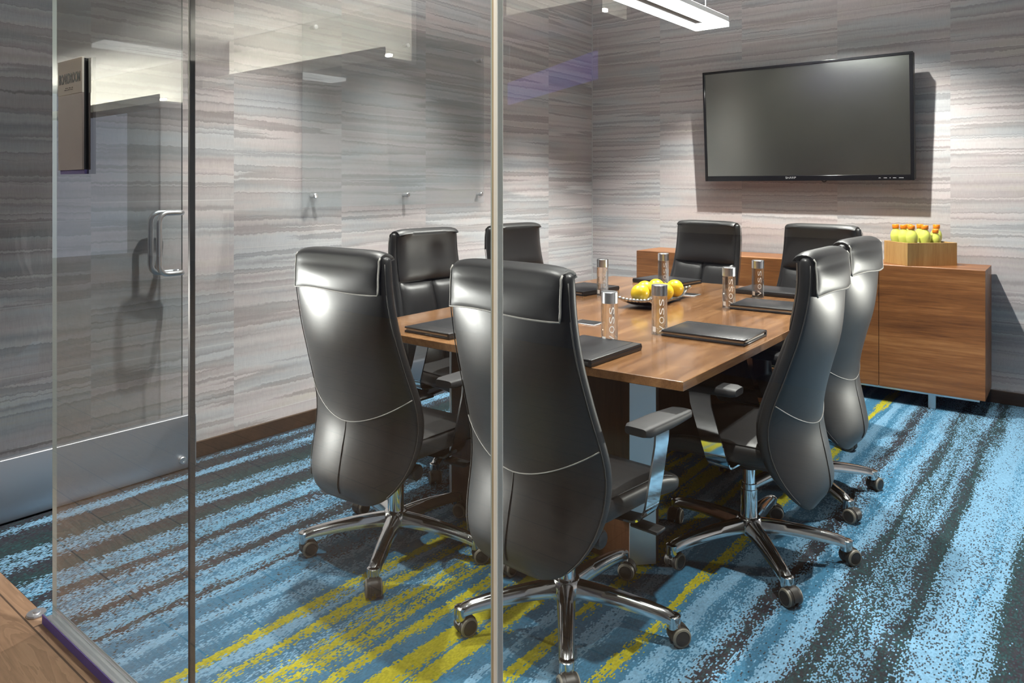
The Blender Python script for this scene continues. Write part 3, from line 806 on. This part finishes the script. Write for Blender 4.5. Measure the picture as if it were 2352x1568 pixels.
BT = [(-1.438, 2.349, 'water bottle behind the thick dark folder at the near end, closest to the front chair'),
      (-1.386, 2.640, 'water bottle touching the left edge of the black folder on the near right'),
      (-1.428, 3.427, 'water bottle left of the folder on the far right side of the table'),
      (-1.445, 3.850, 'water bottle standing before the right far-end chair'),
      (-2.026, 3.908, 'water bottle before the left far-end chair, behind the fruit'),
      (-2.117, 3.387, 'water bottle on the left side of the table, by the bare wall corner')]
bp = bottle_proto(); bts = [bp]+[copy_tree(bp) for _ in BT[1:]]
for o, (x, y, lab) in zip(bts, BT):
    o.location = (x, y, ZT); o['label'] = lab
    o.rotation_euler = (0, 0, math.atan2(-y, -x)+PI/2+.28)

M_folder = simple('folder_leather', (.016, .016, .018), .33, 0, .6, noise=.2, nscale=300)
M_paper = simple('folder_paper', (.75, .74, .70), .6)
def folder_proto():
    p = thing('leather_folder', (0, 0, ZT), 0, 'x', 'folder', 'black leather folders on the table')
    w, d = .125, .165
    bm = bmesh.new(); box(bm, -w, w, -d, d, 0, .009, .003, 2); obj('back_cover', bm, M_folder, p, 'auto')
    bm = bmesh.new(); box(bm, -w+.01, w-.006, -d+.006, d-.006, .009, .016); obj('paper_pad', bm, M_paper, p, False)
    bm = bmesh.new(); box(bm, -w, w, -d, d, .016, .0245, .0035, 2); cov = obj('front_cover', bm, M_folder, p, 'auto')
    bm = bmesh.new(); L = []
    for k in range(7):
        a = PI/2+PI*k/6; L.append((-w+.012+.013*math.cos(a), .01225+.01225*math.sin(a)))
    loft(bm, [[Vector((a, y, b)) for a, b in L] for y in (-d, d)]); obj('spine', bm, M_folder, p, 'auto')
    bm = bmesh.new(); q = .008
    tube(bm, [(-w+.03, -d+q, .0246), (w-q, -d+q, .0246), (w-q, d-q, .0246), (-w+.03, d-q, .0246)], .0007, 5, closed=True); obj('stitching', bm, M_dark, cov)
    return p
FD = [(-2.07, 2.19, 180, 'black folder at the near left corner, between the two near chair backs'),
      (-1.42, 2.17, 180, 'thick dark folder at the near end, just right of the frontmost chair back'),
      (-1.20, 2.735, -88, 'black folder lying nearest the right table edge, beside the near right chair'),
      (-1.25, 3.52, -87, 'black folder on the right side behind the near right chair back, by a bottle'),
      (-1.43, 4.03, 90, 'black folder before the right far-end chair'),
      (-2.09, 4.078, 84, 'black folder before the left far-end chair, behind the fruit tray'),
      (-2.285, 3.46, 176, 'black folder on the left side, behind the left water bottle')]
fp = folder_proto(); fds = [fp]+[copy_tree(fp) for _ in FD[1:]]
for o, (x, y, a, lab) in zip(fds, FD):
    o.location = (x, y, ZT); o.rotation_euler = (0, 0, math.radians(a)); o['label'] = lab

# fruit tray
tr = thing('fruit_tray', (-1.785, 3.35, ZT), math.radians(6), 'silver tray with beaded ends holding fruit in the table middle', 'tray')
M_silver = simple('tray_silver', (.70, .69, .67), .16, 1, noise=.04)
bm = bmesh.new(); G0 = []; G1 = []
for j in range(21):
    f = -1+2*j/20; y = .255*f; lift = .034*max(0, (abs(f)-.55)/.45)**2; r0 = []; r1 = []
    for k in range(11):
        g = -1+2*k/10; x = .085*g; z = .004+lift+.010*abs(g)**3
        r0.append(Vector((x, y, z))); r1.append(Vector((x*.98, y*.995, z+.003)))
    G0.append(r0+r1[::-1])
loft(bm, G0); obj('dish', bm, M_silver, tr)
for s in (-1, 1):
    bm = bmesh.new()
    for k in range(11):
        g = -1+2*k/10; bmesh.ops.create_uvsphere(bm, u_segments=12, v_segments=8, radius=.0095, matrix=Matrix.Translation((.09*g, s*.259, .042+.012*abs(g)**3)))
    obj('bead_trim', bm, M_silver, tr)
t = NT('lemon_skin'); v, x, y, z = t.pos('obj')
vn = t.n('ShaderNodeTexVoronoi'); t.set(vn.inputs['Vector'], v); vn.inputs['Scale'].default_value = 260
M_lemon = t.principled(t.mix(t.noise(v, 18, 3), (.86, .52, .012), (.93, .68, .03)), .32, 0, .5, .15, vn.outputs['Distance'], .18, .0012)
FR = [(-1.785, 3.20, .045, 'yellow citrus fruit at the near left end of the silver tray'), (-1.838, 3.345, .044, 'yellow citrus fruit second from the left, behind the front one'), (-1.833, 3.455, .044, 'yellow citrus fruit at the back of the tray, peeping over the silver bottle cap'),
      (-1.722, 3.335, .044, 'yellow citrus fruit just right of the bottle, at the tray front edge'), (-1.737, 3.475, .045, 'rightmost yellow citrus fruit, at the far end of the tray')]
for x, y, r, lab in FR:
    p = thing('citrus_fruit', (x, y, ZT+(.0165 if y < 3.25 else .0155)+r), random.uniform(0, 6), lab, 'fruit', 'yellow fruit on the tray')
    Mt = Matrix.Rotation(random.uniform(.5, 1.6), 4, 'X')
    bm = bmesh.new(); prof = []
    for k in range(19):
        a = -PI/2+PI*k/18; rr = r*math.cos(a); zz = r*1.03*math.sin(a)
        if k in (0, 18): rr = .002
        if k == 17: zz += .0010
        prof.append((max(rr, .002), zz))
    lathe(bm, prof, 26, M=Mt); obj('peel', bm, M_lemon, p)
    bm = bmesh.new(); lathe(bm, [(.0045, -r*1.04), (.003, -r*1.075), (.001, -r*1.08)], 8, M=Mt); obj('stem_end', bm, simple('stem_end', (.16, .13, .03), .7) if 'stem_end' not in bpy.data.materials else bpy.data.materials['stem_end'], p)

# ------------------------------------------------------------------ corridor behind the camera (seen in the glass)
M_led = emit('cove_led', (1.0, .97, .86), 240.0)
def cove(x0, x1, y, zb, label):
    c = thing('ceiling_cove', ((x0+x1)/2, y, zb), 0, label, 'ceiling cove', 'lit ceiling coves of the corridor')
    w = (x1-x0)/2
    bm = bmesh.new(); box(bm, -w, w, -.40, -.34, 0, ZC-zb-.002); box(bm, -w, w, -.40, .0, -.012, .012); obj('back_board', bm, M_white, c, False)
    bm = bmesh.new(); box(bm, -w, w, -.02, .0, .012, .10); obj('front_lip', bm, M_white, c, False)
    bm = bmesh.new(); box(bm, -w+.02, w-.02, -.12, -.08, .03, .05); obj('light_strip', bm, M_led, c, False)
cove(-14.2, -10.06, -3.05, 2.5, 'glowing ceiling cove mirrored in the left glass pane beside the sign')
cove(-8.28, -5.09, -2.72, 2.5, 'glowing ceiling cove mirrored in the middle glass above the writing board')
cove(-3.75, -2.65, -2.49, 2.5, 'glowing ceiling cove mirrored at the top right of the bright glass joint')
M_uv = emit('violet_led', (.24, .20, 1.0), .7)
vs = thing('violet_light_strip', (0, 0, 0), 0, 'violet light band mirrored in the glass left of the television', 'light strip')
bm = bmesh.new(); v0, v1 = Vector((-4.36, -3.62, 2.3)), Vector((-2.83, -2.74, 2.3))
loft(bm, [[p+Vector((0, dy, dz)) for dy, dz in ((0, 0), (.03, 0), (.03, -.2), (0, -.2))] for p in (v0, v1)]); obj('glowing_tube', bm, M_uv, vs, False)
bm = bmesh.new(); tube(bm, [v1+Vector((0, 0, 0)), Vector((v1.x, v1.y, ZC))], .006, 6); obj('hanger', bm, M_satin, vs)
bm = bmesh.new(); tube(bm, [v0+Vector((0, 0, 0)), Vector((v0.x, v0.y, ZC))], .006, 6); obj('hanger', bm, M_satin, vs)
br = thing('bar_counter', (-4.2, -3.6, 0), 0, 'long bar counter mirrored faintly in the glass', 'bar counter')
bm = bmesh.new(); box(bm, -4.5, 4.5, -.3, .3, 0, 1.0); obj('counter_body', bm, simple('bar_front', (.10, .11, .2), .4), br, False)
bm = bmesh.new(); box(bm, -4.55, 4.55, -.35, .36, 1.0, 1.05, .004, 1); obj('counter_top', bm, M_white, br, False)

# ------------------------------------------------------------------ lights
def spot(x, y, e, ang=78, blend=.5, col=(1, .95, .88), r=.03, tx=None, ty=None, z=ZC-.04):
    d = bpy.data.lights.new('real_or_added_spot', 'SPOT'); d.energy = e; d.spot_size = math.radians(ang); d.spot_blend = blend
    d.color = col; d.shadow_soft_size = r
    o = bpy.data.objects.new('real_or_added_spot', d); o.location = (x, y, z)
    v = Vector(((tx if tx is not None else x)-x, (ty if ty is not None else y)-y, -z if tx is None else (.9-z if z < 2 else 1.5-z)))
    o.rotation_euler = v.to_track_quat('-Z', 'Y').to_euler(); C.objects.link(o)
spot(-.45, 1.9, 300, 88, .5)
spot(-.40, 3.75, 330, 66, .6)
spot(-1.45, 4.28, 440, 112, .4)
spot(-1.50, 5.02, 130, 52, .6)
spot(-2.75, 2.1, 260, 74, .7)
spot(-2.78, 4.5, 240, 58, .7)
spot(-2.75, 3.15, 220, 74, .7)
spot(-1.75, 1.2, 150, 84, .6)
# lamp standing in the corridor beyond the open door, and one at the unseen right of the room
spot(-4.2, .33, 520, 42, .7, (1, .96, .9), .035, -2.0, 1.6, .72)
spot(.7, 4.6, 160, 56, .7, (1, .95, .86), .06, -.8, 2.95, .74)
spot(-.42, .30, 170, 26, .6, (1, .94, .82), .01, -.737, .86, ZC-.04)  # added lamp, there only to brighten the glass joint
# added upward fill above the pendant for ceiling bounce, then corridor lamps
d = bpy.data.lights.new('added_bounce_fill', 'AREA'); d.shape = 'RECTANGLE'; d.size = .16; d.size_y = 1.9; d.energy = 60; d.color = (1, .97, .93)
o = bpy.data.objects.new('added_bounce_fill', d); o.location = (-1.766, 3.0, 2.30); o.rotation_euler = (PI, 0, 0); C.objects.link(o)
for x in (-6.5, -3.6, -.7): spot(x, -.9, 45, 120, .7)

w = bpy.data.worlds.new('world'); SC.world = w; w.use_nodes = True
w.node_tree.nodes['Background'].inputs[0].default_value = (.8, .85, 1, 1); w.node_tree.nodes['Background'].inputs[1].default_value = .3

# ------------------------------------------------------------------ camera
cam = bpy.data.cameras.new('camera'); co = bpy.data.objects.new('camera', cam); C.objects.link(co)
cam.sensor_width = 36; cam.lens = 1695/2352*36; cam.sensor_fit = 'HORIZONTAL'
co.location = (0, 0, 1.33); co.rotation_euler = (PI/2, 0, math.radians(39))
cam.shift_x = 0; cam.shift_y = -(784-430)/2352; cam.clip_start = .05
SC.camera = co
SC.view_settings.view_transform = 'Standard'; SC.view_settings.look = 'None'; SC.view_settings.gamma = 1; SC.view_settings.exposure = .42
SC.view_settings.use_curve_mapping = False
cy = SC.cycles
cy.max_bounces = 10; cy.diffuse_bounces = 5; cy.glossy_bounces = 5; cy.transparent_max_bounces = 16; cy.transmission_bounces = 8
cy.caustics_reflective = False; cy.caustics_refractive = False; cy.sample_clamp_indirect = 6
cy.use_denoising = True
